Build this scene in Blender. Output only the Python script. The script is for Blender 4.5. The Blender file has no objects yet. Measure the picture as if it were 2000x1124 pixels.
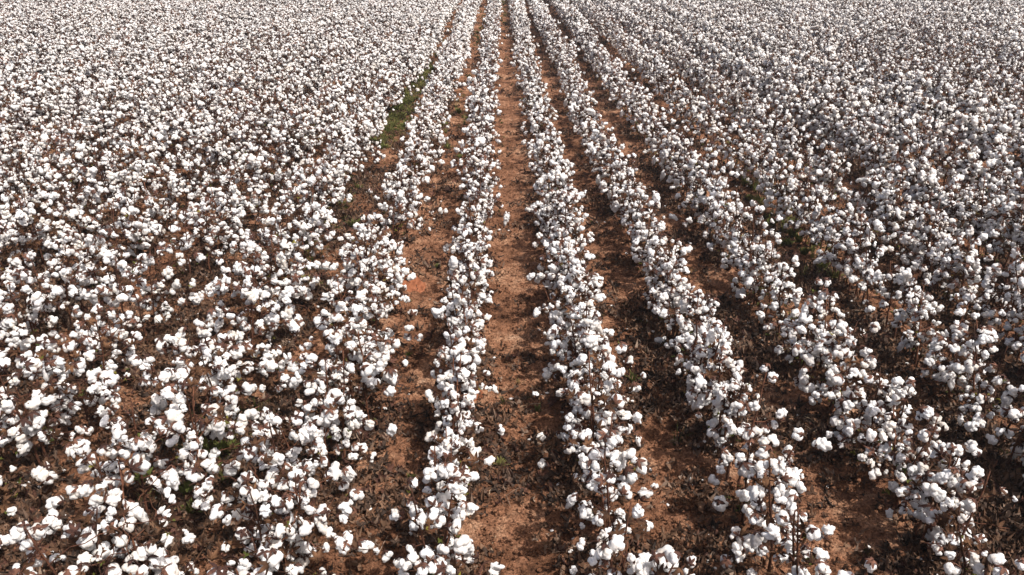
import bpy, math, random
import numpy as np
from mathutils import Vector, Matrix, Euler

SC = bpy.context.scene
COL = SC.collection
rng = np.random.default_rng(7)
R = random.Random(11)
R2D = math.radians

# ------------------------------------------------------------------ layout constants
S = 0.81                                     # planted row spacing, metres
CAM_Z = 3.14
PITCH = 24.3
YAW = -0.72
FOC = 1556.0                                 # focal length for a 2000 px wide frame
ROWS = {}                                    # row index -> (offset in spacings, half width, plants per metre, vigour)
#             offset, half width, spacing, bolls
base_rows = {-1: (-0.38, 0.130, 0.185, 0.74), 0: (0.70, 0.195, 0.168, 0.86), 1: (1.70, 0.155, 0.185, 0.74), 2: (2.82, 0.185, 0.172, 0.86),
             3: (3.95, 0.160, 0.185, 0.84), -2: (-1.40, 0.225, 0.160, 1.08), -3: (-2.60, 0.28, 0.155, 1.12), -4: (-3.60, 0.31, 0.160, 1.05)}
for k, v in base_rows.items():
    ROWS[k] = v
for k in range(4, 60):
    ROWS[k] = (3.95 + (k - 3) * 1.07, 0.165 + 0.035 * R.random(), 0.172, 1.0 + 0.1 * R.random())
for k in range(5, 60):
    ROWS[-k] = (-3.60 - (k - 4) * 1.05, 0.26 + 0.04 * R.random(), 0.175, 0.95 + 0.12 * R.random())

# ------------------------------------------------------------------ numpy noise
def _hash(ix, iy, seed):
    h = (ix.astype(np.int64) * 374761393 + iy.astype(np.int64) * 668265263 + seed * 1442695041) & 0xFFFFFFFF
    h = ((h ^ (h >> 13)) * 1274126177) & 0xFFFFFFFF
    h = h ^ (h >> 16)
    return (h & 0xFFFF) / 65535.0
def vnoise(x, y, seed=0):
    x = np.asarray(x, float); y = np.asarray(y, float)
    ix = np.floor(x); iy = np.floor(y)
    fx = x - ix; fy = y - iy
    fx = fx * fx * (3 - 2 * fx); fy = fy * fy * (3 - 2 * fy)
    a = _hash(ix, iy, seed); b = _hash(ix + 1, iy, seed); c = _hash(ix, iy + 1, seed); d = _hash(ix + 1, iy + 1, seed)
    return (a + (b - a) * fx) * (1 - fy) + (c + (d - c) * fx) * fy
row_ids = sorted(ROWS, key=lambda k: ROWS[k][0])
row_x0 = np.array([ROWS[k][0] * S for k in row_ids])
def row_wander(k, y):
    return (vnoise(np.asarray(y) * 0.22, np.full_like(np.asarray(y, float), k * 7.3), 5) - 0.5) * (0.05 + 0.09 * np.clip((np.asarray(y) - 4) / 5, 0, 1))
def row_dist(x):
    """distance to the nearest planted row, array"""
    j = np.clip(np.searchsorted(row_x0, x), 1, len(row_x0) - 1)
    return np.minimum(np.abs(x - row_x0[j - 1]), np.abs(x - row_x0[j]))
def ground_z(x, y):
    x = np.asarray(x, float); y = np.asarray(y, float)
    rd = row_dist(x)
    z = 0.030 * np.exp(-(rd / 0.17) ** 2)                              # low beds under the rows
    z += (vnoise(x * 1.1, y * 0.8, 1) - 0.5) * 0.05
    z += (vnoise(x * 4.2, y * 5.2, 2) - 0.5) * 0.030
    z += (vnoise(x * 10, y * 13, 3) - 0.5) * 0.020
    n = vnoise(x * 25, y * 28, 4); z += (n * n - 0.3) * 0.024
    n = vnoise(x * 55, y * 60, 6); z += (n * n - 0.3) * 0.011
    pit = vnoise(x * 13 + 3.1, y * 15 + 1.7, 8); z -= np.clip(0.30 - pit, 0, 1) * 0.10 * vnoise(x * 3, y * 3, 12)
    cl = vnoise(x * 34, y * 38, 13); z += np.clip(cl - 0.66, 0, 1) * 0.05 * np.clip(vnoise(x * 2.3, y * 2.9, 14) * 2 - 0.6, 0, 1)
    # cleat marks of a tyre along the bare middle alley
    t = np.exp(-((x - 0.15 * S) / 0.13) ** 2)
    z += t * (-0.012 + 0.007 * np.sin(y * 34 + 6 * np.abs(x - 0.15 * S) / 0.13) * vnoise(x * 2, y * 1.5, 9))
    return z

# ------------------------------------------------------------------ materials
def nodes_of(name):
    m = bpy.data.materials.new(name); m.use_nodes = True
    nt = m.node_tree; nt.nodes.clear()
    out = nt.nodes.new('ShaderNodeOutputMaterial')
    return m, nt, out
def N(nt, typ, **kw):
    n = nt.nodes.new(typ)
    for k, v in kw.items():
        if k in n.inputs.keys(): n.inputs[k].default_value = v
        else: setattr(n, k, v)
    return n
def ramp(nt, fac, stops):
    r = nt.nodes.new('ShaderNodeValToRGB')
    e = r.color_ramp.elements
    while len(e) < len(stops): e.new(0.5)
    for i, (p, c) in enumerate(stops):
        e[i].position = p; e[i].color = (*c, 1)
    nt.links.new(fac, r.inputs[0]); return r.outputs[0]

def make_lint():
    m, nt, out = nodes_of('cotton_lint')
    tc = N(nt, 'ShaderNodeTexCoord'); oi = N(nt, 'ShaderNodeObjectInfo')
    n1 = N(nt, 'ShaderNodeTexNoise'); n1.inputs['Scale'].default_value = 140; n1.inputs['Detail'].default_value = 5
    nt.links.new(tc.outputs['Object'], n1.inputs['Vector'])
    n2 = N(nt, 'ShaderNodeTexNoise'); n2.inputs['Scale'].default_value = 22; n2.inputs['Detail'].default_value = 3
    nt.links.new(tc.outputs['Object'], n2.inputs['Vector'])
    c = ramp(nt, n2.outputs['Fac'], [(0.30, (0.79, 0.74, 0.68)), (0.46, (0.88, 0.865, 0.845)), (0.7, (0.91, 0.905, 0.895))])
    hs = N(nt, 'ShaderNodeHueSaturation'); nt.links.new(c, hs.inputs['Color'])
    mr = N(nt, 'ShaderNodeMapRange'); mr.inputs['To Min'].default_value = 0.86; mr.inputs['To Max'].default_value = 1.02
    nt.links.new(oi.outputs['Random'], mr.inputs['Value']); nt.links.new(mr.outputs[0], hs.inputs['Value'])
    ge = N(nt, 'ShaderNodeNewGeometry'); n4 = N(nt, 'ShaderNodeTexNoise'); n4.inputs['Scale'].default_value = 7; n4.inputs['Detail'].default_value = 2
    nt.links.new(ge.outputs['Position'], n4.inputs['Vector'])
    tint = ramp(nt, n4.outputs['Fac'], [(0.30, (0.88, 0.83, 0.77)), (0.42, (0.97, 0.955, 0.935)), (0.56, (1, 1, 1)), (0.72, (0.97, 0.975, 0.98))])
    mm = N(nt, 'ShaderNodeMix', data_type='RGBA', blend_type='MULTIPLY'); mm.inputs[0].default_value = 1.0
    nt.links.new(hs.outputs[0], mm.inputs[6]); nt.links.new(tint, mm.inputs[7])
    bp = N(nt, 'ShaderNodeBump'); bp.inputs['Strength'].default_value = 0.45; bp.inputs['Distance'].default_value = 0.006
    nt.links.new(n1.outputs['Fac'], bp.inputs['Height'])
    d = N(nt, 'ShaderNodeBsdfDiffuse'); t = N(nt, 'ShaderNodeBsdfTranslucent'); mx = N(nt, 'ShaderNodeMixShader')
    mx.inputs[0].default_value = 0.33
    for s in (d, t):
        nt.links.new(mm.outputs[2], s.inputs['Color']); nt.links.new(bp.outputs[0], s.inputs['Normal'])
    nt.links.new(d.outputs[0], mx.inputs[1]); nt.links.new(t.outputs[0], mx.inputs[2]); nt.links.new(mx.outputs[0], out.inputs[0])
    return m
def make_plain(name, stops, scale, rough=0.85, bump=0.3, trans=0.0, coat=0.0):
    m, nt, out = nodes_of(name)
    tc = N(nt, 'ShaderNodeTexCoord'); oi = N(nt, 'ShaderNodeObjectInfo')
    n1 = N(nt, 'ShaderNodeTexNoise'); n1.inputs['Scale'].default_value = scale; n1.inputs['Detail'].default_value = 4
    nt.links.new(tc.outputs['Object'], n1.inputs['Vector'])
    mth = N(nt, 'ShaderNodeMath', operation='MULTIPLY_ADD'); mth.inputs[1].default_value = 0.35
    nt.links.new(oi.outputs['Random'], mth.inputs[0])
    sb = N(nt, 'ShaderNodeMath', operation='SUBTRACT'); sb.inputs[1].default_value = 0.175
    nt.links.new(n1.outputs['Fac'], mth.inputs[2]); nt.links.new(mth.outputs[0], sb.inputs[0])
    c = ramp(nt, sb.outputs[0], stops)
    p = N(nt, 'ShaderNodeBsdfPrincipled'); p.inputs['Roughness'].default_value = rough
    p.inputs['Specular IOR Level'].default_value = 0.25
    nt.links.new(c, p.inputs['Base Color'])
    bp = N(nt, 'ShaderNodeBump'); bp.inputs['Strength'].default_value = bump; bp.inputs['Distance'].default_value = 0.003
    nt.links.new(n1.outputs['Fac'], bp.inputs['Height']); nt.links.new(bp.outputs[0], p.inputs['Normal'])
    if trans:
        t = N(nt, 'ShaderNodeBsdfTranslucent'); nt.links.new(c, t.inputs['Color'])
        mx = N(nt, 'ShaderNodeMixShader'); mx.inputs[0].default_value = trans
        nt.links.new(p.outputs[0], mx.inputs[1]); nt.links.new(t.outputs[0], mx.inputs[2]); nt.links.new(mx.outputs[0], out.inputs[0])
    else:
        nt.links.new(p.outputs[0], out.inputs[0])
    return m
def make_soil():
    m, nt, out = nodes_of('red_soil')
    g = N(nt, 'ShaderNodeNewGeometry')
    def noise(scale, det=5, rough=0.6):
        n = N(nt, 'ShaderNodeTexNoise'); n.inputs['Scale'].default_value = scale
        n.inputs['Detail'].default_value = det; n.inputs['Roughness'].default_value = rough
        nt.links.new(g.outputs['Position'], n.inputs['Vector']); return n.outputs['Fac']
    big = noise(1.3, 4); mid = noise(7.5, 6, 0.65); fine = noise(60, 5, 0.7)
    a = N(nt, 'ShaderNodeMath', operation='MULTIPLY_ADD'); a.inputs[1].default_value = 0.55
    nt.links.new(big, a.inputs[0]); b = N(nt, 'ShaderNodeMath', operation='MULTIPLY'); b.inputs[1].default_value = 0.45
    nt.links.new(mid, b.inputs[0]); nt.links.new(b.outputs[0], a.inputs[2])
    c = ramp(nt, a.outputs[0], [(0.37, (0.055, 0.026, 0.015)), (0.44, (0.140, 0.064, 0.034)), (0.52, (0.25, 0.121, 0.068)), (0.59, (0.36, 0.20, 0.12)), (0.68, (0.45, 0.29, 0.195))])
    c2 = ramp(nt, fine, [(0.38, (0.34, 0.29, 0.26)), (0.50, (1, 1, 1)), (0.62, (1.28, 1.25, 1.22))])
    mx = N(nt, 'ShaderNodeMix', data_type='RGBA', blend_type='MULTIPLY'); mx.inputs[0].default_value = 0.8
    nt.links.new(c, mx.inputs[6]); nt.links.new(c2, mx.inputs[7])
    p = N(nt, 'ShaderNodeBsdfPrincipled'); p.inputs['Roughness'].default_value = 0.95; p.inputs['Specular IOR Level'].default_value = 0.1
    nt.links.new(mx.outputs[2], p.inputs['Base Color'])
    bp = N(nt, 'ShaderNodeBump'); bp.inputs['Strength'].default_value = 1.0; bp.inputs['Distance'].default_value = 0.022
    nt.links.new(fine, bp.inputs['Height'])
    vo = N(nt, 'ShaderNodeTexVoronoi'); vo.inputs['Scale'].default_value = 30; vo.inputs['Randomness'].default_value = 1.0
    wv = N(nt, 'ShaderNodeMix', data_type='RGBA', blend_type='LINEAR_LIGHT'); wv.inputs[0].default_value = 0.04
    nw = N(nt, 'ShaderNodeTexNoise'); nw.inputs['Scale'].default_value = 40; nt.links.new(g.outputs['Position'], nw.inputs['Vector'])
    nt.links.new(g.outputs['Position'], wv.inputs[6]); nt.links.new(nw.outputs['Color'], wv.inputs[7]); nt.links.new(wv.outputs[2], vo.inputs['Vector'])
    b2 = N(nt, 'ShaderNodeBump'); b2.invert = True; b2.inputs['Strength'].default_value = 0.8; b2.inputs['Distance'].default_value = 0.02
    nt.links.new(vo.outputs['Distance'], b2.inputs['Height']); nt.links.new(bp.outputs[0], b2.inputs['Normal'])
    nt.links.new(b2.outputs[0], p.inputs['Normal']); nt.links.new(p.outputs[0], out.inputs[0])
    return m
LINT = make_lint()
STALK = make_plain('cotton_stalk_bark', [(0.3, (0.030, 0.012, 0.006)), (0.5, (0.072, 0.027, 0.014)), (0.75, (0.15, 0.062, 0.033))], 35)
BURR = make_plain('dry_burr', [(0.3, (0.030, 0.013, 0.010)), (0.5, (0.065, 0.028, 0.019)), (0.75, (0.15, 0.07, 0.045))], 45)
DRYLEAF = make_plain('withered_leaf', [(0.3, (0.032, 0.016, 0.008)), (0.5, (0.072, 0.034, 0.017)), (0.75, (0.17, 0.085, 0.042))], 25, trans=0.2)
GREENLEAF = make_plain('fading_leaf', [(0.3, (0.05, 0.06, 0.012)), (0.5, (0.09, 0.10, 0.018)), (0.75, (0.22, 0.19, 0.03))], 9, trans=0.3)
LIT_A = make_plain('leaf_litter_dark', [(0.3, (0.014, 0.009, 0.0065)), (0.5, (0.031, 0.019, 0.013)), (0.75, (0.072, 0.045, 0.031))], 20)
LIT_B = make_plain('leaf_litter_brown', [(0.3, (0.040, 0.020, 0.011)), (0.5, (0.080, 0.041, 0.023)), (0.75, (0.16, 0.092, 0.055))], 20)
LIT_C = make_plain('leaf_litter_pale', [(0.3, (0.09, 0.055, 0.038)), (0.5, (0.16, 0.105, 0.073)), (0.75, (0.26, 0.19, 0.14))], 20)
GRASS = make_plain('weed_green', [(0.3, (0.065, 0.062, 0.016)), (0.5, (0.10, 0.118, 0.028)), (0.75, (0.25, 0.19, 0.075))], 6, trans=0.3)
STRAW = make_plain('dry_straw', [(0.3, (0.16, 0.11, 0.07)), (0.5, (0.28, 0.20, 0.13)), (0.75, (0.4, 0.31, 0.21))], 12)
REDCLAY = make_plain('red_clay', [(0.3, (0.09, 0.032, 0.015)), (0.5, (0.17, 0.058, 0.026)), (0.75, (0.26, 0.10, 0.05))], 30, rough=0.95, bump=0.8)
SOIL = make_soil()

# ------------------------------------------------------------------ mesh helpers
class MB:
    """collects (verts, faces, material slot) pieces and builds one mesh"""
    def __init__(s): s.v = []; s.f = []; s.m = []; s.n = 0
    def add(s, v, f, mi=0):
        v = np.asarray(v, float)
        s.v.append(v); s.f.extend([[i + s.n for i in q] for q in f]); s.m.extend([mi] * len(f)); s.n += len(v)
    def mesh(s, name, mats, smooth=True):
        me = bpy.data.meshes.new(name)
        V = np.concatenate(s.v)
        lt = np.array([len(q) for q in s.f], np.int32)
        li = np.fromiter((i for q in s.f for i in q), np.int32, int(lt.sum()))
        me.vertices.add(len(V)); me.vertices.foreach_set('co', V.astype(np.float32).ravel())
        me.loops.add(len(li)); me.loops.foreach_set('vertex_index', li)
        me.polygons.add(len(lt)); me.polygons.foreach_set('loop_start', np.concatenate([[0], np.cumsum(lt)[:-1]]).astype(np.int32))
        me.polygons.foreach_set('loop_total', lt)
        me.polygons.foreach_set('material_index', np.array(s.m, np.int32))
        me.polygons.foreach_set('use_smooth', np.full(len(lt), smooth))
        for m in mats: me.materials.append(m)
        me.update(calc_edges=True); me.validate()
        return me
def tube(path, rad, sides=5):
    P = np.asarray(path, float); n = len(P)
    T = np.gradient(P, axis=0); T /= np.linalg.norm(T, axis=1, keepdims=True) + 1e-9
    ref = np.array([0.31, 0.92, 0.2])
    A = np.cross(T, ref); A /= np.linalg.norm(A, axis=1, keepdims=True) + 1e-9
    B = np.cross(T, A)
    an = np.arange(sides) * 2 * math.pi / sides
    rad = np.broadcast_to(np.asarray(rad, float), (n,))
    V = P[:, None, :] + rad[:, None, None] * (np.cos(an)[None, :, None] * A[:, None, :] + np.sin(an)[None, :, None] * B[:, None, :])
    V = V.reshape(-1, 3)
    f = [[i * sides + j, i * sides + (j + 1) % sides, (i + 1) * sides + (j + 1) % sides, (i + 1) * sides + j] for i in range(n - 1) for j in range(sides)]
    f.append([(n - 1) * sides + j for j in range(sides)])
    return V, f
def ico(sub):
    import bmesh
    bm = bmesh.new(); bmesh.ops.create_icosphere(bm, subdivisions=sub, radius=1.0)
    bm.verts.ensure_lookup_table()
    V = np.array([v.co[:] for v in bm.verts]); F = [[v.index for v in f.verts] for f in bm.faces]
    bm.free(); return V, F
ICO = {2: ico(2), 3: ico(3), 4: ico(4)}
def n3(P, sc, seed):
    """cheap 3-D noise from sines, -1..1"""
    r = np.random.default_rng(seed); o = np.zeros(len(P))
    for _ in range(7):
        w = r.normal(size=3) * sc; o += np.sin(P @ w + r.random() * 6.28)
    return o / 3.2
def lint_shape(kind, seed, sub):
    """an opened boll's seed cotton: soft locks bulging from the burr, hanging along -Z from the origin"""
    r = np.random.default_rng(seed)
    D, F = ICO[sub]
    if kind == 'round':   nl, out, ln, rad, cz = r.integers(4, 6), 0.0245, (0.9, 1.35), 0.0245, -0.030
    elif kind == 'loose': nl, out, ln, rad, cz = r.integers(3, 6), 0.0235, (1.1, 2.1), 0.0235, -0.040
    elif kind == 'strung':nl, out, ln, rad, cz = 4, 0.017, (1.7, 3.3), 0.0230, -0.062
    elif kind == 'wide':  nl, out, ln, rad, cz = 5, 0.032, (0.8, 1.2), 0.0240, -0.026
    else:                 nl, out, ln, rad, cz = r.integers(3, 5), 0.014, (0.8, 1.2), 0.0195, -0.022
    O = np.array([0, 0, cz])
    ts = []
    a0 = r.random() * 6.28
    for i in range(nl):
        a = a0 + i * 2 * math.pi / nl + r.normal() * 0.25
        e = rad * np.array([1, 1, r.uniform(*ln)]) * r.uniform(0.64, 1.2)
        o = out * r.uniform(0.6, 1.25)
        c = np.array([math.cos(a) * o, math.sin(a) * o, r.uniform(-0.8, 0.35) * (e[2])])
        d = D / e; q = c / e
        A = (d * d).sum(1); B = -(d @ q); C = (q * q).sum() - 1
        disc = B * B - A * C
        t = np.where(disc > 0, (-B + np.sqrt(np.maximum(disc, 0))) / A, 0.0)
        ts.append(np.maximum(t, 0.004))
    t = (np.array(ts) ** 26).sum(0) ** (1 / 26)
    P = D * t[:, None]
    if kind in ('strung', 'loose'): t = t * (1 + 0.10 * np.sin(P[:, 2] * 170 + 2.2 * np.sin(np.arctan2(P[:, 1], P[:, 0]) * 2 + seed)))
    P = D * t[:, None]
    t = t * (1 + 0.075 * n3(P, 60, seed + 1) + 0.058 * n3(P, 170, seed + 2))
    if sub >= 4: t = t * (1 + 0.036 * n3(P, 400, seed + 3))
    P = D * t[:, None] + O
    return P, F
def burr_shape(seed, spread=1.0):
    """the dry, split burr: pointed carpels curling back round the lint's top"""
    r = np.random.default_rng(seed); V = []; F = []
    n = int(r.integers(4, 6)); a0 = r.random() * 6.28
    for i in range(n):
        a = a0 + i * 2 * math.pi / n + r.normal() * 0.12
        L = r.uniform(0.032, 0.046) * spread; w = 0.0105
        b = len(V)
        for s in range(5):
            u = s / 4
            rr = 0.004 + L * u; z = 0.008 - 0.034 * u ** 1.7 + r.normal() * 0.001 + (0.012 * u ** 3 if i % 2 else 0)
            hw = w * (0.5 + 1.6 * u * (1 - u) * 2 - 0.45 * u) if s < 4 else 0.001
            for q in (-1, 0, 1):
                V.append([math.cos(a) * rr - math.sin(a) * hw * q, math.sin(a) * rr + math.cos(a) * hw * q, z + (0.004 if q == 0 else 0)])
        for s in range(4):
            for q in range(2):
                k = b + s * 3 + q; F.append([k, k + 1, k + 4, k + 3])
    v, f = tube([[0, 0, 0.024], [0.001, 0, 0.012], [0, 0, 0.004]], [0.0022, 0.003, 0.0065], 5)
    F += [[i + len(V) for i in q] for q in f]; V += v.tolist()
    return np.array(V), F
def leaf_shape(r, size, curl=1.0, lob=True):
    """a crumpled, lobed leaf as a small bent sheet"""
    n = 9; V = [[0, 0, 0]]
    for i in range(n):
        a = -2.4 + 4.8 * i / (n - 1)
        rr = size * ((0.62 + 0.38 * math.cos(3 * a)) if lob else 0.8) * r.uniform(0.75, 1.15)
        x, y = math.cos(a) * rr + size * 0.2, math.sin(a) * rr
        V.append([x, y, curl * (r.normal() * size * 0.16 + 0.9 * (x * x + y * y) / size * r.uniform(-0.2, 0.9))])
    F = [[0, i, i + 1] for i in range(1, n)]
    return np.array(V), F
def rotm(e): return np.array(Euler(e).to_matrix())

# ------------------------------------------------------------------ bolls
KINDS = ['round'] * 5 + ['loose'] * 6 + ['strung'] * 4 + ['wide'] * 3 + ['small'] * 3
LINT_NEAR, LINT_FAR, BURR_V = [], [], []
for i, k in enumerate(KINDS):
    mb = MB(); mb.add(*lint_shape(k, 100 + i * 17, 4)); LINT_NEAR.append(mb.mesh('boll', [LINT]))
    LINT_FAR.append(lint_shape(k, 100 + i * 17, 3 if i % 2 else 3))
    BURR_V.append(burr_shape(300 + i, 1.25 if k in ('small', 'wide') else 1.0))
BURR_ME = []
for v, f in BURR_V:
    mb = MB(); mb.add(v, f); BURR_ME.append(mb.mesh('burr', [BURR]))
EMPTY_BURR = burr_shape(999, 1.0)

# ------------------------------------------------------------------ one cotton plant as data
def plant_spec(seed, halfw, vig, tallness=1.0, fat=1.0):
    r = np.random.default_rng(seed)
    h = float(np.clip(r.normal(0.655, 0.09), 0.44, 0.88)) * tallness
    lean = r.normal(size=2) * 0.075
    zs = np.linspace(0, 1, 8)
    bend = np.cumsum(r.normal(size=(8, 2)) * 0.008, axis=0); bend -= bend[0]
    stem = np.column_stack([lean[0] * zs ** 1.3 + bend[:, 0], lean[1] * zs ** 1.3 + bend[:, 1], zs * h * 1.06])
    stem[0, 2] = -0.04
    tubes = [(stem, np.linspace(0.0085, 0.0034, 8), 6)]
    bolls = []; empt = []; leaves = []
    nb = int(np.clip(round(r.normal(12.5, 1.6) * vig), 6, 20))
    az = r.random() * 6.28
    for b in range(nb):
        u = 0.24 + 0.74 * (b + r.uniform(-0.3, 0.3)) / nb
        p0 = np.array([np.interp(u, zs, stem[:, 0]), np.interp(u, zs, stem[:, 1]), u * h])
        az += 2.399 + r.normal() * 0.5
        prof = 0.55 + 0.75 * math.sin(math.pi * min(1, 0.15 + u * 0.85)) if u < 0.9 else 0.5
        L = halfw * prof * r.uniform(0.55, 1.15)
        if r.random() < 0.06: L *= 1.5
        el = r.uniform(0.15, 0.75)
        nn = max(2, int(round(L / 0.07)) + 1)
        pts = [p0]; d = np.array([math.cos(az), math.sin(az), math.tan(el)]); d /= np.linalg.norm(d)
        for s in range(nn):
            dd = d + np.array([-math.sin(az), math.cos(az), 0]) * (0.28 if s % 2 else -0.28) + r.normal(size=3) * 0.12
            dd[2] -= 0.12 * s
            pts.append(pts[-1] + dd / np.linalg.norm(dd) * L / nn)
        tubes.append((np.array(pts), np.linspace(0.0036, 0.0018, len(pts)), 4))
        for s in range(1, len(pts)):
            tip = s == len(pts) - 1
            if r.random() < (0.86 if tip else 0.31):
                side = r.normal(size=3) * 0.016; p = pts[s] + side
                if p[2] < 0.13: continue
                outw = np.array([math.cos(az), math.sin(az), 0.0])
                ax = np.array([0, 0, -1.0]) * r.uniform(0.1, 1.1) + outw * r.uniform(0.0, 0.9) + r.normal(size=3) * 0.45
                if r.random() < 0.25: ax[2] = abs(ax[2]) * 0.8
                ax /= np.linalg.norm(ax)
                w = r.random()
                ki = int(r.integers(0, len(KINDS)))
                if KINDS[ki] == 'strung' and ax[2] > -0.8: ki = int(r.integers(0, 11))
                sc = float(np.clip(r.normal(0.70, 0.14) * fat, 0.40, 1.10))
                bolls.append((p, ax, r.random() * 6.28, sc, ki))
                if r.random() < 0.20:                      # a second boll crowding the first
                    q = p + r.normal(size=3) * [0.022, 0.022, 0.010] + [0, 0, -0.040 * sc]
                    a2 = ax + r.normal(size=3) * 0.5; a2 /= np.linalg.norm(a2)
                    bolls.append((q, a2, r.random() * 6.28, sc * float(r.uniform(0.7, 1.05)), int(r.integers(0, 11))))
            elif r.random() < 0.35:
                empt.append((pts[s], r.normal(size=3), 0.9))
            if r.random() < 0.30: leaves.append((pts[s], r.uniform(0.012, 0.028), r.random() < 0.12))
    # upright tip boll
    if r.random() < 0.55:
        ax = np.array([r.normal() * 0.4, r.normal() * 0.4, -0.5]); ax /= np.linalg.norm(ax)
        bolls.append((stem[-1] + [0, 0, 0.01], ax, r.random() * 6, float(r.uniform(0.55, 0.8)), int(r.integers(0, 11))))
    # low greenish regrowth round the foot
    if r.random() < 0.55:
        for _ in range(int(r.integers(4, 12))):
            a = r.random() * 6.28; q = r.uniform(0.02, 0.12)
            leaves.append((np.array([math.cos(a) * q, math.sin(a) * q, r.uniform(0.05, 0.34)]), r.uniform(0.014, 0.03), True))
    bolls = bolls[:60]
    return dict(h=h, lean=lean, tubes=tubes, bolls=bolls, empt=empt, leaves=leaves, green=sum(1 for l in leaves if l[2]))
def frame(ax, spin):
    z = -np.asarray(ax); x = np.cross([0.3, 0.8, 0.1], z); x /= np.linalg.norm(x) + 1e-9; y = np.cross(z, x)
    c, s = math.cos(spin), math.sin(spin)
    return np.column_stack([c * x + s * y, -s * x + c * y, z])
def stalk_mb(sp, mb=None, mi=0):
    mb = mb or MB()
    for p, r_, sd in sp['tubes']: mb.add(*tube(p, r_, sd), mi)
    return mb
def foliage_mb(sp, seed, mb=None, md=0, mg=1):
    mb = mb or MB(); r = np.random.default_rng(seed)
    for p, s, g in sp['leaves']:
        v, f = leaf_shape(r, s * (0.95 if g else 1.0), 0.7 if g else 1.6)
        Mx = rotm((r.uniform(-0.6, 0.6) if g else r.uniform(0.4, 2.2), r.uniform(-0.5, 0.5), r.random() * 6.28))
        mb.add(v @ Mx.T + p, f, mg if g else md)
    for p, ax, s in sp['empt']:
        v, f = EMPTY_BURR; mb.add((v * s) @ frame(ax / np.linalg.norm(ax), 1.0).T + p, f, md)
    return mb

# ------------------------------------------------------------------ plant positions
cam_m = Euler((R2D(90 - PITCH), 0, R2D(YAW))).to_matrix()
cam_mi = np.array(cam_m.transposed())
CAMLOC = np.array([0, 0, CAM_Z])
def project(P):
    q = (np.atleast_2d(P) - CAMLOC) @ cam_mi.T
    dep = np.maximum(-q[:, 2], 1e-3)
    return 1000 + FOC * q[:, 0] / dep, 562 - FOC * q[:, 1] / dep, -q[:, 2]
def pix(px, py, z=0.0):
    d = np.array(cam_m) @ np.array([(px - 1000) / FOC, (562 - py) / FOC, -1.0])
    t = (z - CAM_Z) / d[2]
    return CAMLOC + d * t
plants = []                                               # row, x, y, vigour, halfwidth
for k in row_ids:
    off, hw, sp, vig = ROWS[k]
    y = 0.9 + R.random() * sp
    while y < 62:
        j = R.uniform(-0.5, 0.5) * sp
        yy = y + j
        x = off * S + float(row_wander(k, np.array([yy]))[0]) + R.gauss(0, 0.018)
        close = max(0.0, 1 - yy / 9.0)
        if k <= -2: x += close * R.gauss(0.03, 0.11); hw_ = hw * (1 + 0.55 * close)
        else: hw_ = hw
        if k == -3:
            t = float(np.clip((9.5 - yy) / 4.0, 0, 1)); x += 0.15 * t + R.gauss(0, 0.05 * t); hw_ *= 1 + 0.15 * t
        patch = float(vnoise(np.array([x * 0.55]), np.array([yy * 0.17]), 21)[0])
        local = float(vnoise(np.array([k * 9.7]), np.array([yy * 1.6]), 22)[0])
        y += sp * (1.0 - min(0.30, max(0, yy - 12) * 0.015)) * (1.0 + 0.9 * max(-0.2, 0.5 - patch))
        if abs(x) > 4 + yy * 0.80 + 2: continue
        if R.random() < ((0.28 if local < 0.26 else 0.03) if (k > -2 or yy > 6) else 0.02): continue      # missed seeds leave gaps
        fog = 1.0 + min(0.60, max(0, yy - 11) * 0.034)
        plants.append((k, x, yy, vig * (0.58 + 0.62 * patch + 0.26 * local) * fog, hw_ * (0.85 + 0.25 * local)))
PX = np.array([p[1] for p in plants]); PY = np.array([p[2] for p in plants])
PZ = ground_z(PX, PY)
ux, uy, dep = project(np.column_stack([PX, PY, PZ + 0.35]))
inside = (dep > 0.5) & (ux > -40) & (ux < 2040) & (uy > -20) & (uy < 1190)
order = [i for i in np.argsort(dep) if inside[i]]
near = order[:300]
near_set = set(near)
print('plants', len(plants), 'in view', len(order), 'farthest individual', dep[near[-1]], uy[near[-1]])

# ------------------------------------------------------------------ labels
ORD = ['', 'first', 'second', 'third', 'fourth', 'fifth', 'sixth', 'seventh', 'eighth', 'ninth', 'tenth', 'eleventh', 'twelfth', 'thirteenth', 'fourteenth',
       'fifteenth', 'sixteenth', 'seventeenth', 'eighteenth', 'nineteenth', 'twentieth']
TENS = {2: 'twenty', 3: 'thirty', 4: 'forty', 5: 'fifty'}
def ordinal(n):
    if n <= 20: return ORD[n]
    t, u = divmod(n, 10)
    return (TENS[t][:-1] + 'ieth') if u == 0 else TENS[t] + '-' + ORD[u]
def row_phrase(k):
    if k < 0: return f'{ORD[-k]} row left of bare alley'
    return f'{ORD[k + 1]} row right of bare alley'

def link(o, parent=None):
    COL.objects.link(o)
    if parent is not None: o.parent = parent
    return o
def tag(o, label=None, cat=None, group=None, kind=None):
    for k, v in (('label', label), ('category', cat), ('group', group), ('kind', kind)):
        if v: o[k] = v
    return o

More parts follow.
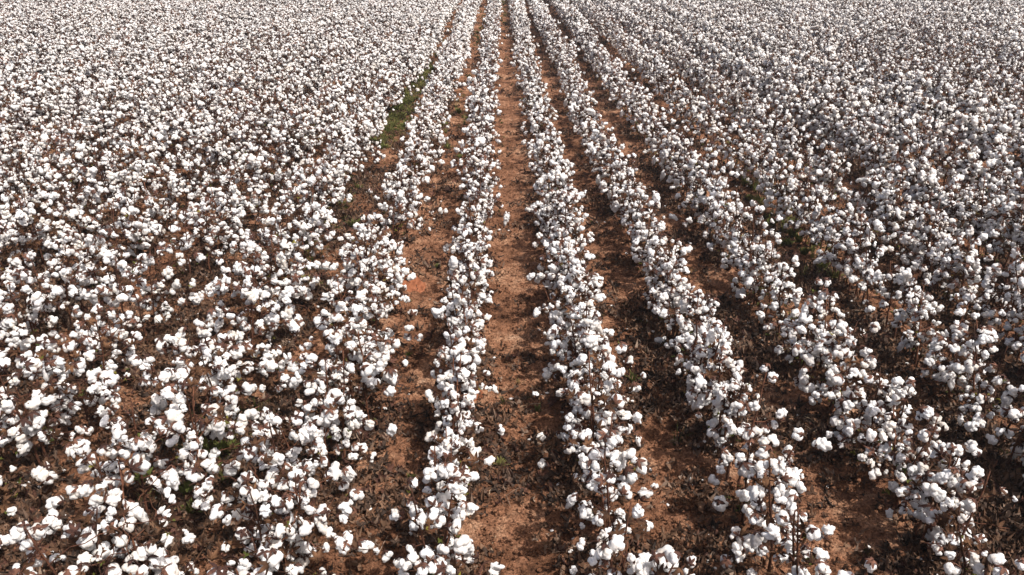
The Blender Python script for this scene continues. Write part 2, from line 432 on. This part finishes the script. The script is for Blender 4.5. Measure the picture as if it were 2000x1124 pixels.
# ------------------------------------------------------------------ the 300 nearest plants, each with its own parts
BUSHY, SPARSE = 26, 17
boll_src = [bpy.data.objects.new('boll', m) for m in LINT_NEAR]
burr_src = [bpy.data.objects.new('burr', m) for m in BURR_ME]
count = {}
nboll = 0
for i in sorted(near, key=lambda q: PY[q]):
    k, x, y, vig, hw = plants[i]
    count[k] = count.get(k, 0) + 1
    sp = plant_spec(5000 + i, hw, vig, 1.0, 1.14 if k <= -3 else 1.06 if k == -2 else 1.0)
    nb = len(sp['bolls'])
    size = 'tall' if sp['h'] > 0.71 else 'short' if sp['h'] < 0.60 else 'mid-height'
    full = 'laden' if nb > BUSHY else 'sparse' if nb < SPARSE else 'bolled'
    e = bpy.data.objects.new('cotton_plant', None); e.empty_display_size = 0.1
    e.location = (x, y, float(PZ[i]) - 0.005); link(e)
    tag(e, f'{size} {full} cotton plant, {ordinal(count[k])} from the bottom in the {row_phrase(k)}', 'cotton plant', 'cotton plants in the nearest rows')
    link(bpy.data.objects.new('stalk', stalk_mb(sp).mesh('stalk', [STALK])), e)
    if sp['leaves'] or sp['empt']:
        link(bpy.data.objects.new('foliage', foliage_mb(sp, i).mesh('foliage', [DRYLEAF, GREENLEAF], False)), e)
    for p, ax, spin, sc, ki in sp['bolls']:
        o = boll_src[ki].copy()
        Mx = Matrix(frame(ax, spin).tolist()).to_4x4()
        o.matrix_local = Matrix.Translation(p) @ Mx @ Matrix.Scale(sc, 4)
        o.location = p; o.rotation_euler = Mx.to_euler(); o.scale = (sc, sc, sc)
        link(o, e)
        c = burr_src[ki].copy(); link(c, o)
        nboll += 1
print('bolls', nboll, 'near plants', len(near))

# ------------------------------------------------------------------ scattering by geometry nodes (for what nobody could count)
def scatter(name, P, rot, scl, idx, protos, mats_fallback, label, cat, kind='stuff'):
    pc = bpy.data.collections.new(name + '_kinds')
    for j, me in enumerate(protos):
        pc.objects.link(bpy.data.objects.new(f'{name}_kind_{j:02d}', me))
    me = bpy.data.meshes.new(name)
    me.vertices.add(len(P)); me.vertices.foreach_set('co', np.asarray(P, np.float32).ravel())
    a = me.attributes.new('rot', 'FLOAT_VECTOR', 'POINT'); a.data.foreach_set('vector', np.asarray(rot, np.float32).ravel())
    a = me.attributes.new('scl', 'FLOAT', 'POINT'); a.data.foreach_set('value', np.asarray(scl, np.float32))
    a = me.attributes.new('idx', 'INT', 'POINT'); a.data.foreach_set('value', np.asarray(idx, np.int32))
    o = bpy.data.objects.new(name, me); link(o); tag(o, label, cat, None, kind)
    ng = bpy.data.node_groups.new(name + '_scatter', 'GeometryNodeTree')
    ng.interface.new_socket('Geometry', in_out='INPUT', socket_type='NodeSocketGeometry')
    ng.interface.new_socket('Geometry', in_out='OUTPUT', socket_type='NodeSocketGeometry')
    nn = ng.nodes.new; L = ng.links.new
    gi = nn('NodeGroupInput'); go = nn('NodeGroupOutput')
    ci = nn('GeometryNodeCollectionInfo'); ci.inputs['Collection'].default_value = pc
    ci.inputs['Separate Children'].default_value = True; ci.inputs['Reset Children'].default_value = True
    ip = nn('GeometryNodeInstanceOnPoints'); ip.inputs['Pick Instance'].default_value = True
    def attr(nm, t):
        q = nn('GeometryNodeInputNamedAttribute'); q.data_type = t; q.inputs['Name'].default_value = nm; return q.outputs['Attribute']
    er = nn('FunctionNodeEulerToRotation')
    L(gi.outputs[0], ip.inputs['Points']); L(ci.outputs[0], ip.inputs['Instance'])
    L(attr('idx', 'INT'), ip.inputs['Instance Index']); L(attr('rot', 'FLOAT_VECTOR'), er.inputs[0]); L(er.outputs[0], ip.inputs['Rotation'])
    L(attr('scl', 'FLOAT'), ip.inputs['Scale']); L(ip.outputs[0], go.inputs[0])
    md = o.modifiers.new('scatter', 'NODES'); md.node_group = ng
    return o

# the rest of the field
FAR_N = 36
far_protos = []
for j in range(FAR_N):
    wide = [0.135, 0.185, 0.27][j % 3]
    vig = [0.84, 1.0, 1.18, 1.42][(j // 3) % 4]
    sp = plant_spec(900 + j, wide, vig, 1.0, 1.08 if vig < 1.1 else 1.20)
    mb = stalk_mb(sp, None, 0)
    for p, ax, spin, sc, ki in sp['bolls']:
        Mx = frame(ax, spin) * sc
        v, f = LINT_FAR[ki]; mb.add(v @ Mx.T + p, f, 1)
        v, f = BURR_V[ki]; mb.add(v @ Mx.T + p, f, 2)
    if vig > 1.1: sp['leaves'] = sp['leaves'][::3]
    foliage_mb(sp, 77 + j, mb, 3, 4)
    far_protos.append(mb.mesh('cotton_plant_mass', [STALK, LINT, BURR, DRYLEAF, GREENLEAF]))
rest = [i for i in range(len(plants)) if i not in near_set]
Pf = np.array([[PX[i], PY[i], PZ[i] - 0.005] for i in rest])
idx = []
for i in rest:
    hw = plants[i][4]; vg = plants[i][3]
    a = 0 if hw < 0.165 or plants[i][0] >= 2 else 1 if hw < 0.23 else 2
    b = int(np.clip(round((vg - 0.84) / 0.18), 0, 3))
    cands = [j for j in range(FAR_N) if j % 3 == a and (j // 3) % 4 == b]
    idx.append(R.choice(cands))
rotf = np.zeros((len(rest), 3)); rotf[:, 2] = rng.random(len(rest)) * 6.28; rotf[:, :2] = rng.normal(size=(len(rest), 2)) * 0.06
scatter('cotton_field', Pf, rotf, np.clip(rng.normal(1.0, 0.07, len(rest)), 0.82, 1.18), idx, far_protos, None,
        'mass of white cotton plants filling the field beyond the nearest rows', 'cotton field')

# ------------------------------------------------------------------ ground: one sheet out to the horizon
def axis(lo, hi, step, far, grow):
    c = list(np.arange(lo, hi, step)); s = step; q = hi
    while q < far: c.append(q); s *= grow; q += s
    s = step; q = lo - step
    while q > -far: c.insert(0, q); s *= grow; q -= s
    return np.array(c)
gx = axis(-2.6, 3.2, 0.013, 420, 1.05)
gy = axis(2.2, 7.0, 0.014, 420, 1.03)
gy = gy[gy > -60]
X, Y = np.meshgrid(gx, gy)
fade = np.clip(1 - (np.hypot(X, Y - 5) - 60) / 60, 0.15, 1)
Z = ground_z(X, Y) * fade
nx, ny = len(gx), len(gy)
ii = (np.arange(ny - 1)[:, None] * nx + np.arange(nx - 1)[None, :]).ravel()
quads = np.stack([ii, ii + 1, ii + nx + 1, ii + nx], 1)
me = bpy.data.meshes.new('ground')
me.vertices.add(nx * ny); me.vertices.foreach_set('co', np.stack([X, Y, Z], -1).astype(np.float32).ravel())
me.loops.add(quads.size); me.loops.foreach_set('vertex_index', quads.astype(np.int32).ravel())
me.polygons.add(len(quads)); me.polygons.foreach_set('loop_start', (np.arange(len(quads)) * 4).astype(np.int32))
me.polygons.foreach_set('loop_total', np.full(len(quads), 4, np.int32)); me.polygons.foreach_set('use_smooth', np.full(len(quads), True))
me.materials.append(SOIL); me.update(calc_edges=True)
g = bpy.data.objects.new('ground', me); link(g); tag(g, 'reddish brown tilled soil showing between the cotton rows', 'ground', None, 'structure')
print('ground verts', nx * ny)

# ------------------------------------------------------------------ leaf litter
lit = []
for j in range(12):
    r = np.random.default_rng(40 + j); mb = MB()
    for _ in range(int(r.integers(6, 11))):
        v, f = leaf_shape(r, r.uniform(0.018, 0.044), 1.35)
        Mx = rotm((r.normal() * 0.5, r.normal() * 0.5, r.random() * 6.28))
        p = np.array([r.normal() * 0.06, r.normal() * 0.06, r.uniform(0.004, 0.020)])
        mb.add(v @ Mx.T + p, f, int(r.choice([0, 0, 0, 1, 1, 1, 1, 2])))
    for _ in range(int(r.integers(0, 3))):
        a = r.random() * 6.28; L = r.uniform(0.04, 0.15); d = np.array([math.cos(a), math.sin(a), 0.1])
        mb.add(*tube([[0, 0, 0.01], d * L * 0.5 + [0, 0, 0.012], d * L], 0.0017, 4), 1 + int(r.integers(0, 2)))
    if j % 6 == 0:
        v, f = ICO[2]; v = v * (1 + 0.25 * n3(v, 3, 90 + j))[:, None] * [0.013, 0.009, 0.007]
        mb.add(v + [r.normal() * 0.05, r.normal() * 0.05, 0.014], f, 3)
    if j % 3 == 1:
        v, f = BURR_V[j]; mb.add(v @ rotm((2.4, 0.4, j)).T + [r.normal() * 0.05, r.normal() * 0.05, 0.018], f, 4)
    lit.append(mb.mesh('litter_clump', [LIT_A, LIT_B, LIT_C, LINT, BURR], False))
cand = 150000
u = rng.random(cand); yy = 1.2 * (48 / 1.2) ** (u ** 0.82); xx = (rng.random(cand) * 2 - 1) * (2.6 + yy * 0.74)
rd = row_dist(xx)
alley = np.searchsorted(row_x0, xx)                       # index of the row to the right of the point
mid = list(row_ids).index(0)
bare = {mid: 0.14, mid - 1: 0.21, mid + 1: 0.22, mid + 2: 0.46}
bv = np.array([bare.get(a, 0.9) for a in range(len(row_ids) + 1)])[np.clip(alley, 0, len(row_ids))]
nz = vnoise(xx * 2.6, yy * 2.2, 31) * 0.6 + vnoise(xx * 8, yy * 8, 32) * 0.4
dens = bv + (1 - bv) * np.exp(-(rd / 0.17) ** 2)
keep = rng.random(cand) < dens * np.clip((nz - 0.38) * 3.2, 0.03, 0.60 + 0.25 * (bv > 0.35))
xx, yy = xx[keep], yy[keep]
zz = ground_z(xx, yy)
rr = np.zeros((len(xx), 3)); rr[:, 2] = rng.random(len(xx)) * 6.28
scatter('leaf_litter', np.column_stack([xx, yy, zz]), rr, rng.uniform(0.75, 1.3, len(xx)) * (1 + np.clip(yy - 12, 0, 30) * 0.02), rng.integers(0, 12, len(xx)), lit, None,
        'dark withered cotton leaves lying on the soil along the rows', 'leaf litter')
print('litter', len(xx))

# crumbs and clods of soil
clod = []
for j in range(6):
    mb = MB(); r = np.random.default_rng(60 + j)
    for q in range(7):
        v, f = ICO[2]; s = r.uniform(0.003, 0.013)
        v = v * (1 + 0.28 * n3(v, 2.6, 61 + j * 9 + q))[:, None] * s * np.array([1, 1, 0.7])
        mb.add(v + [r.normal() * 0.07, r.normal() * 0.07, s * 0.3], f)
    clod.append(mb.mesh('clod', [SOIL]))
n = 12000
yy = 1.5 + 14 * rng.random(n) ** 1.5; xx = (rng.random(n) * 2 - 1) * (1.5 + yy * 0.5)
rr = np.zeros((n, 3)); rr[:, 2] = rng.random(n) * 6.28
scatter('soil_crumbs', np.column_stack([xx, yy, ground_z(xx, yy)]), rr, rng.uniform(0.6, 1.3, n), rng.integers(0, 6, n), clod, None,
        'small crumbs of red soil strewn over the alleys', 'soil crumbs')

# ------------------------------------------------------------------ weeds
def tuft_mesh(seed, h, blades, broad=False):
    r = np.random.default_rng(seed); mb = MB()
    for _ in range(blades):
        a = r.random() * 6.28; L = h * r.uniform(0.5, 1.1); lean = r.uniform(0.2, 1.1)
        d = np.array([math.cos(a), math.sin(a), 0]); n_ = np.array([-d[1], d[0], 0])
        b = d * r.uniform(0, 0.025); w = (0.012 if broad else 0.0032) * r.uniform(0.8, 1.3)
        pts = []
        for s in range(5):
            u = s / 4
            c = b + d * L * lean * u ** 1.5 * 0.8 + np.array([0, 0, L * (u - 0.35 * lean * u * u)])
            hw = w * (math.sin(math.pi * min(1, 0.12 + u * 0.85)) if broad else (1 - 0.9 * u))
            pts += [c - n_ * hw, c + n_ * hw + [0, 0, 0.001]]
        mb.add(np.array(pts), [[2 * s, 2 * s + 1, 2 * s + 3, 2 * s + 2] for s in range(4)])
    return mb.mesh('weed_tuft', [GRASS], False)
tufts = [tuft_mesh(70 + j, 0.08 + 0.02 * (j % 4), 22 + 4 * (j % 3), j % 3 == 2) for j in range(9)]
weed_list = [
    (983, 790, 'small green weed in the bare middle alley beside the dark leaf patch', 0.9),
    (1012, 745, 'thin green sprout in the middle alley against the right-hand row', 0.6),
    (1238, 742, 'low green tuft on the red soil right of the first right-hand row', 0.8),
    (1322, 862, 'largest yellowish grass tuft in the alley between first and second right-hand rows', 1.25),
    (1342, 535, 'green grass clump at the edge of the second right-hand row', 1.0),
    (462, 802, 'bright green weed in the shaded alley near the lower left plants', 1.0),
    (440, 885, 'green weed patch under the lower left plants, largest of its alley', 1.1),
    (408, 892, 'spreading green weed left of the largest lower left weed patch', 0.8),
    (372, 1010, 'broad-leaved green weed on brown litter nearest the lower left corner', 1.0),
    (1690, 1088, 'faint green sprout on leaf litter near the lower right corner', 0.8),
    (1410, 880, 'pale green sprout beside the second right-hand row near the bottom', 0.6),
    (815, 1015, 'small green weed at the foot of the first left-hand row', 0.7),
    (560, 580, 'green weed under the third left-hand row in mid field', 1.3),
    (715, 815, 'tiny green weed on bare soil left of the first left-hand row', 0.6),
    (905, 620, 'green sprout at the edge of the middle alley, halfway up the photo', 0.7),
    (1600, 545, 'green weed clump on dark litter right of the third right-hand row', 1.2)]
for j, (px, py, lab, s) in enumerate(weed_list):
    p = pix(px, py); o = bpy.data.objects.new('weed_tuft', tufts[j % 9])
    o.location = (p[0], p[1], float(ground_z(p[0], p[1])) - 0.006); o.rotation_euler = (0, 0, j * 1.3); o.scale = (s * 1.0,) * 3
    link(o); tag(o, lab, 'weed', 'weeds in the alleys')
gp = []
def strip(px0, py0, px1, py1, n, w):
    a = pix(px0, py0); b = pix(px1, py1)
    for _ in range(n):
        t = R.random(); gp.append((a[0] + (b[0] - a[0]) * t + R.gauss(0, w), a[1] + (b[1] - a[1]) * t))
strip(742, 290, 838, 128, 480, 0.13); strip(838, 128, 900, 40, 60, 0.12)
strip(984, 45, 985, -40, 90, 0.12); strip(930, 110, 952, 20, 60, 0.10); strip(560, 575, 700, 350, 60, 0.16)
strip(1300, 130, 1210, 30, 90, 0.12); strip(860, 330, 925, 150, 30, 0.12); strip(1640, 560, 1460, 360, 70, 0.15); strip(330, 1010, 440, 800, 40, 0.13)
for _ in range(500):
    y_ = R.uniform(4, 30); gp.append((R.uniform(-1, 1) * (1 + y_ * 0.62), y_))
gp = np.array(gp); ng_ = len(gp)
rr = np.zeros((ng_, 3)); rr[:, 2] = rng.random(ng_) * 6.28
scatter('grass', np.column_stack([gp, ground_z(gp[:, 0], gp[:, 1]) - 0.005]), rr, np.where(np.arange(ng_) < ng_ - 500, rng.uniform(0.6, 1.35, ng_), rng.uniform(0.3, 0.8, ng_)), rng.integers(0, 9, ng_), tufts, None,
        'short green grass growing in strips along the alleys', 'grass')

# ------------------------------------------------------------------ red clay mounds, dry twigs and fallen cotton
def mound(px, py, rad, h, lab, seed):
    p = pix(px, py); r = np.random.default_rng(seed)
    n = 26; V = []; F = []
    for i in range(n):
        for j in range(n):
            x = (i / (n - 1) * 2 - 1) * rad * 1.25; y = (j / (n - 1) * 2 - 1) * rad * 1.25
            V.append([x, y, 0])
    V = np.array(V); d = np.hypot(V[:, 0], V[:, 1]) / rad
    gz = ground_z(p[0] + V[:, 0], p[1] + V[:, 1]) - float(ground_z(p[0], p[1]))
    lump = 0.65 + 0.7 * vnoise(V[:, 0] * 18 + seed, V[:, 1] * 18, 51) * (0.5 + vnoise(V[:, 0] * 55, V[:, 1] * 55, 52))
    V[:, 2] = gz + h * np.exp(-(d * 1.5) ** 2) * lump - 0.02 * np.clip(d - 0.75, 0, 1) - 0.006
    F = [[i * n + j, (i + 1) * n + j, (i + 1) * n + j + 1, i * n + j + 1] for i in range(n - 1) for j in range(n - 1)]
    mb = MB(); mb.add(V, F); o = bpy.data.objects.new('soil_mound', mb.mesh('soil_mound', [REDCLAY]))
    o.location = (p[0], p[1], float(ground_z(p[0], p[1]))); link(o); tag(o, lab, 'soil mound', 'mounds of fresh red clay')
mound(803, 560, 0.14, 0.11, 'bright orange-red clay mound left of the first left-hand row, halfway up', 3)
mound(918, 775, 0.11, 0.06, 'low red clay heap at the foot of the first left-hand row', 4)
twigs = [(1580, 850, 0.30, 2.0, 'long pale twig on the soil between second and third right-hand rows'),
         (1603, 868, 0.16, 0.7, 'short pale twig crossing near the long one by third right-hand row'),
         (1592, 838, 0.18, 2.4, 'thin straw leaning beside the long pale twig'),
         (1062, 886, 0.17, 0.9, 'pale straw lying in the middle alley beside the first right-hand row'),
         (1068, 960, 0.22, 1.7, 'brown twig on dark litter at the right edge of the middle alley'),
         (1035, 792, 0.16, 0.2, 'pale straw beside the dark leaf patch in the middle alley'),
         (962, 1060, 0.16, 1.4, 'upright-looking straw at the bottom of the middle alley'),
         (1470, 1065, 0.14, 1.5, 'pale twig on soil at the bottom between two right-hand rows'),
         (690, 970, 0.2, 0.5, 'thin twig on the bare soil of the left alley'),
         (960, 955, 0.12, 1.2, 'short straw on pale soil in the middle alley')]
for j, (px, py, L, a, lab) in enumerate(twigs):
    p = pix(px, py); r = np.random.default_rng(j); t = np.linspace(-0.5, 0.5, 6)
    xs = p[0] + math.cos(a) * t * L; ys = p[1] + math.sin(a) * t * L
    gz = np.maximum.accumulate(ground_z(xs, ys))
    P = np.column_stack([math.cos(a) * t * L + r.normal(size=6) * 0.004, math.sin(a) * t * L + r.normal(size=6) * 0.004, gz - gz[0] + 0.004 + 0.01 * (t + 0.5)])
    mb = MB(); mb.add(*tube(P, np.linspace(0.0034, 0.002, 6), 5)); o = bpy.data.objects.new('dry_twig', mb.mesh('dry_twig', [STRAW if j != 4 else STALK]))
    o.location = (p[0], p[1], float(gz[0])); link(o); tag(o, lab, 'twig', 'dry twigs on the soil')
fallen = [(806, 622, 'fallen cotton lump on bare soil below the orange-red clay mound'), (1072, 915, 'single fallen boll on litter at the right of the middle alley'),
          (1298, 672, 'lone fallen boll on red soil left of the second right-hand row'), (1310, 425, 'fallen white cotton lumps between second and third right-hand rows in mid field'),
          (945, 1113, 'fallen cotton lump at the bottom edge of the middle alley'), (1222, 714, 'small fallen boll right of the first right-hand row')]
for j, (px, py, lab) in enumerate(fallen):
    p = pix(px, py); ki = [2, 15, 6, 13, 7, 16][j]
    o = bpy.data.objects.new('fallen_boll', LINT_NEAR[ki]); o.location = (p[0], p[1], float(ground_z(p[0], p[1])) + 0.03)
    o.rotation_euler = (1.4, 0.2, j * 1.1); link(o); tag(o, lab, 'fallen boll', 'fallen cotton on the soil')
    link(bpy.data.objects.new('burr', BURR_ME[ki]), o)

# ------------------------------------------------------------------ thin dusty air over the field
def haze_box(x0, x1, y0, y1, z0, z1, density):
    mb = MB(); v = [[x, y, z] for z in (z0, z1) for y in (y0, y1) for x in (x0, x1)]
    mb.add(v, [[0, 2, 3, 1], [4, 5, 7, 6], [0, 1, 5, 4], [2, 6, 7, 3], [0, 4, 6, 2], [1, 3, 7, 5]])
    m, nt, out = nodes_of('thin_haze'); pv = N(nt, 'ShaderNodeVolumePrincipled')
    pv.inputs['Color'].default_value = (0.97, 0.96, 0.95, 1); pv.inputs['Density'].default_value = density; pv.inputs['Anisotropy'].default_value = 0.2
    nt.links.new(pv.outputs[0], out.inputs['Volume'])
    o = link(bpy.data.objects.new('haze', mb.mesh('haze', [m], False))); tag(o, 'thin pale haze hanging over the far field', 'haze', None, 'stuff')
haze_box(-430, 430, -70, 430, -1.3, 4.2, 0.0013)

# ------------------------------------------------------------------ camera, sun, sky
cd = bpy.data.cameras.new('camera'); cam = bpy.data.objects.new('camera', cd); link(cam)
cam.location = CAMLOC; cam.rotation_euler = (R2D(90 - PITCH), 0, R2D(YAW))
cd.sensor_width = 36; cd.lens = FOC / 2000 * 36; cd.clip_start = 0.05; cd.clip_end = 2000
SC.camera = cam
SUN_EL, SUN_AZ = 58, -42                       # elevation; azimuth measured from +X towards +Y
d = Vector((math.cos(R2D(SUN_EL)) * math.cos(R2D(SUN_AZ)), math.cos(R2D(SUN_EL)) * math.sin(R2D(SUN_AZ)), math.sin(R2D(SUN_EL))))
sl = bpy.data.lights.new('sun', 'SUN'); sl.energy = 4.2; sl.angle = R2D(0.53); sl.color = (1, 0.955, 0.905)
so = bpy.data.objects.new('sun', sl); link(so); so.rotation_euler = d.to_track_quat('Z', 'Y').to_euler(); so.location = (20, 0, 30)
w = bpy.data.worlds.new('World'); SC.world = w; w.use_nodes = True
nt = w.node_tree; bg = nt.nodes['Background']; sk = nt.nodes.new('ShaderNodeTexSky'); sk.sky_type = 'NISHITA'; sk.sun_disc = False
sk.sun_elevation = R2D(SUN_EL); sk.sun_rotation = R2D(90 - SUN_AZ); sk.dust_density = 5.0; sk.air_density = 0.55; sk.ozone_density = 0.4
nt.links.new(sk.outputs[0], bg.inputs[0]); bg.inputs[1].default_value = 0.125
SC.view_settings.view_transform = 'Standard'; SC.view_settings.look = 'None'; SC.view_settings.exposure = 0.47; SC.view_settings.gamma = 1
SC.cycles.max_bounces = 6; SC.cycles.diffuse_bounces = 4; SC.cycles.transmission_bounces = 4
